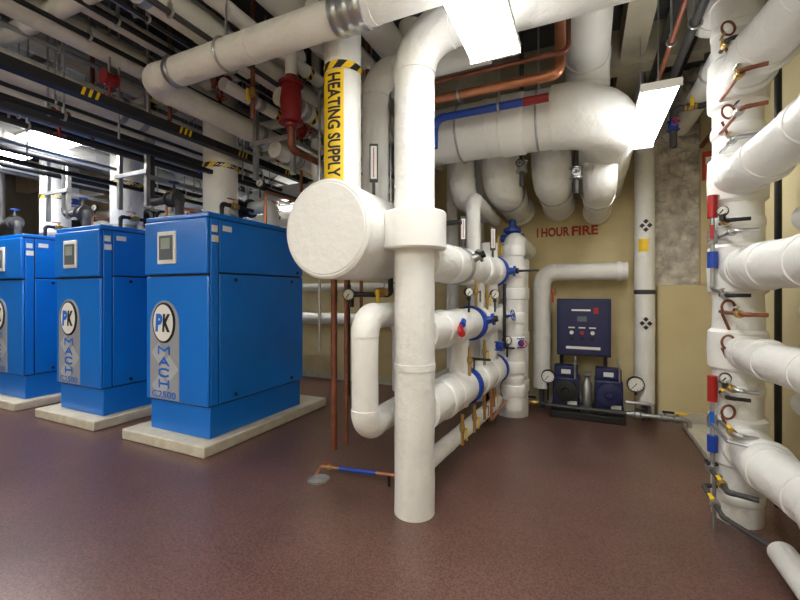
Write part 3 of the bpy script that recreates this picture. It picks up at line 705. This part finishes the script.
# ------------------------------------------------------------ pipe rack by right wall
Q=thing('pipe_manifold','stacked white insulated pipes with copper siphons beside yellow wall','pipe manifold',(.87,2.6,0))
sx,sy=.87,3.17
wp(Q,[(sx,sy,0),(sx,sy,3.45),(sx,3.8,3.45),(sx,3.8,3.86)],.13,0,'stack_riser',bend=.2,wob=.07)
rows=[(1.56,.12,0),(1.06,.1,0),(.5,.12,0),(2.12,.115,.25),(2.72,.125,.2)]
for z,r,rise in rows:
    wp(Q,[(sx-.02,sy,z),(sx-.02,sy-.42,z),(sx+.06,sy-.75,z+rise*.3),(sx+.06,.3,z+rise*.3)] if rise else [(sx,sy,z),(sx,sy-.5,z),(sx+.05,sy-.8,z),(sx+.05,.3,z)],r,.4,wob=.07)
    lump(Q,(sx-.0,sy-.2,z),(0,-1,0),r,.08,1.08);lump(Q,(sx+.01,sy-.42,z+rise*.02),(0,-1,0),r,.05,1.1);lump(Q,(sx+.055,sy-1.0,z+rise*.3),(0,-1,0),r,.08,1.12)
    M().lathe((sx,sy,z-r*1.3),(0,0,1),[(0,.13),(.02,.15),(r*1.3,.155),(r*2.6-.02,.15),(r*2.6,.13)],28).make('tee_cover',WHITE2,Q)
for z in (.15,.82,1.85,2.42,3.05): lump(Q,(sx,sy,z),(0,0,1),.13,.06,1.05)
wp(Q,[(sx+.02,2.6,.12),(sx+.02,.3,.12)],.06,.5)
wp(Q,[(1.08,3.0,.28),(1.08,.3,.28)],.08,.5)
wp(Q,[(1.12,2.95,1.83),(1.12,.3,1.83)],.075,.5)
wp(Q,[(1.1,2.95,2.4),(1.1,.3,2.4)],.09,.5)
wp(Q,[(1.12,2.95,.8),(1.12,.3,.8)],.075,.5)
wp(Q,[(1.14,2.95,1.32),(1.14,.3,1.32)],.06,.5)
wp(Q,[(1.1,3.35,3.1),(1.1,.3,3.1)],.1,.5)
for z0,z1 in ((1.9,2.02),(.76,.9)):
    M().cyl((.72,3.07,z0-.02),(.72,3.07,z1),.026,seg=14).make('red_handle',RED,Q)
    M().cyl((.72,3.07,z0-.33),(.72,3.07,z0-.23),.028,seg=14).make('blue_handle',VBLUE,Q)
    cpipe(Q,[(.8,3.1,z0-.5),(.72,3.07,z0-.46),(.72,3.07,z0+.1),(.8,3.1,z0+.14)],.012,STEEL)
    ball_valve(Q,(.72,3.07,z0-.14),(0,0,1),(-.3,-1,0),(0,0,1),.02,RED if z0>1 else BLUED,STEEL,.07)
for z in (1.33,.7,1.12,2.5,3.0):
    k=M();k.torus((.78,3.0,z),(.5,-1,0),.04,.007,24,8);k.make('siphon_loop',COPPERR,Q)
    cpipe(Q,[(.76,3.04,z-.04),(.8,3.06,z-.14)],.008,COPPERR);
for n,(z,hm,hl) in enumerate(((1.84,BLACK,.05),(1.76,BRASS,.04),(1.3,STEEL,.06),(.8,YEL,.05),(.87,STEEL,.04),(2.4,BLACK,.05),(2.9,BRASS,.06),(2.28,BRASS,.04),(2.6,STEEL,.05),(1.4,BRASS,.04),(.62,YEL,.05))):
    y=2.98-.12*(n%3)
    cpipe(Q,[(.76,sy-.1,z),(.76,y-.05,z),(.86,y-.07,z)],.011,(BLACK,STEEL,COPPERR)[n%3],'nipple',bend=.03)
    ball_valve(Q,(.76,y,z),(0,1,0),(-.5,0,1),(0,-1,0),.015,hm,STEEL if n%2 else BRASS,hl)
gauge(Q,(.74,2.95,1.9),(-.3,-1,0),.03,sl=.03);gauge(Q,(.74,2.9,.92),(-.3,-1,0),.03,sl=.03)
cpipe(Q,[(.78,3.12,.34),(.7,3.1,.34),(.7,2.7,.34),(.82,2.66,.34)],.014,DGREY)
cpipe(Q,[(.78,3.12,.2),(.68,3.1,.2),(.68,2.7,.2),(.84,2.62,.14)],.013,DGREY)
cpipe(Q,[(.7,2.95,.34),(.7,2.95,0)],.011,STEEL)
ball_valve(Q,(.7,3.02,.34),(0,1,0),(-.5,0,1),(0,-1,0),.018,BLACK,STEEL,.06)
ball_valve(Q,(.68,2.86,.2),(0,1,0),(-.5,0,1),(0,-1,0),.018,YEL,STEEL,.06)
ball_valve(Q,(.7,2.8,.34),(0,1,0),(-.5,0,1),(0,-1,0),.016,YEL,BRASS,.05)
cpipe(Q,[(.78,3.15,.62),(.71,3.14,.62),(.71,2.75,.6),(.8,2.7,.6)],.009,STEEL)
M().tube([(1.16,3.45,0),(1.16,3.45,CT)],.02,None,12).make('conduit',BLACK,None,'black vertical conduit against the yellow wall','pipe','thin vertical pipes')
M().box((.93,3.8,0),(XR-.03,5.05,.06)).make('concrete_curb',CONC,None,'low concrete curb at the foot of the wall','curb',bevel=.01)
o=M().box((1.15,YB-.25,2.62),(1.26,YB-.2,2.92)).make('alarm_placard',mat('alarm_red',(215,75,50),.45),None,'orange red placard mounted on the yellow wall','placard',bevel=.006)
M().box((1.17,YB-.254,2.78),(1.24,YB-.25,2.86)).make('placard_label',PAPER,o)

# ------------------------------------------------------------ light fixtures and added fill lamps
def fixture(c,L,axis,W_,m,label='bright white fluorescent ceiling lamp fixture hung on rods',h=.06,up=True):
    c=V(c);t=thing('ceiling_lamp',label,'lamp',(c.x,c.y,c.z),'fluorescent ceiling lamps')  # name and label are shared with the added fill lamps
    hx,hy=(L/2,W_/2) if axis=='x' else (W_/2,L/2)
    M().box((c.x-hx,c.y-hy,c.z+.025),(c.x+hx,c.y+hy,c.z+h)).make('housing',PAPER,t,bevel=.008)
    M().box((c.x-hx+.012,c.y-hy+.012,c.z),(c.x+hx-.012,c.y+hy-.012,c.z+.025)).make('diffuser',m,t,bevel=.008)
    if up: M().box((c.x-hx*.9,c.y-hy*.7,c.z+h),(c.x+hx*.9,c.y+hy*.7,c.z+h+.01)).make('fill_uplight_strip',UP_FILL,t)  # glowing strip added on the housing top to brighten the overhead pipes
    for s in (-1,1):
        k=M()
        if axis=='x': k.box((c.x+s*hx-.008,c.y-hy,c.z-.002),(c.x+s*hx+.008,c.y+hy,c.z+h))
        else: k.box((c.x-hx,c.y+s*hy-.008,c.z-.002),(c.x+hx,c.y+s*hy+.008,c.z+h))
        k.make('end_cap',PAPER,t)
        x,y=(c.x+s*hx*.8,c.y) if axis=='x' else (c.x,c.y+s*hy*.8)
        M().cyl((x,y,c.z+h),(x,y,CZ),.005,seg=6).make('hanger_rod',STEEL,t)
fixture((-.49,1.82,2.82),1.2,'y',.3,DIFF)
fixture((.43,3.5,2.68),1.15,'y',.22,DIFF,h=.045)
fixture((-6.1,2.3,3.02),2.4,'x',.42,DIFF)
fixture((-5.6,4.95,2.8),1.2,'x',.22,DIFF)
fixture((-7.6,4.9,2.8),1.2,'x',.22,DIFF)
fixture((-3.8,4.98,2.72),1.2,'x',.2,DIFF)  # extra lamp added to brighten the left side
for (x,y) in ((-1.2,-.8),(-3.6,-.4),(-6.5,-.4),(-.2,-2.0)):  # unseen lamps added behind the camera as fill light
    fixture((x,y,3.2 if x>-2 else 2.9),1.6,'x',.6,DIFF_FILL)

# ------------------------------------------------------------ world + camera
w=bpy.data.worlds.new('w');sc.world=w;w.use_nodes=True
w.node_tree.nodes['Background'].inputs[0].default_value=(.5,.48,.45,1);w.node_tree.nodes['Background'].inputs[1].default_value=.3
cam=bpy.data.cameras.new('camera');co=bpy.data.objects.new('camera',cam);COL.objects.link(co)
co.location=(0,0,1.42);co.rotation_euler=(math.radians(90),0,math.radians(24.8))
cam.lens=18;cam.sensor_width=36;cam.shift_y=-.01;cam.clip_start=.05
sc.camera=co
for o in bpy.data.objects:
    if 'w' in o: del o['w']
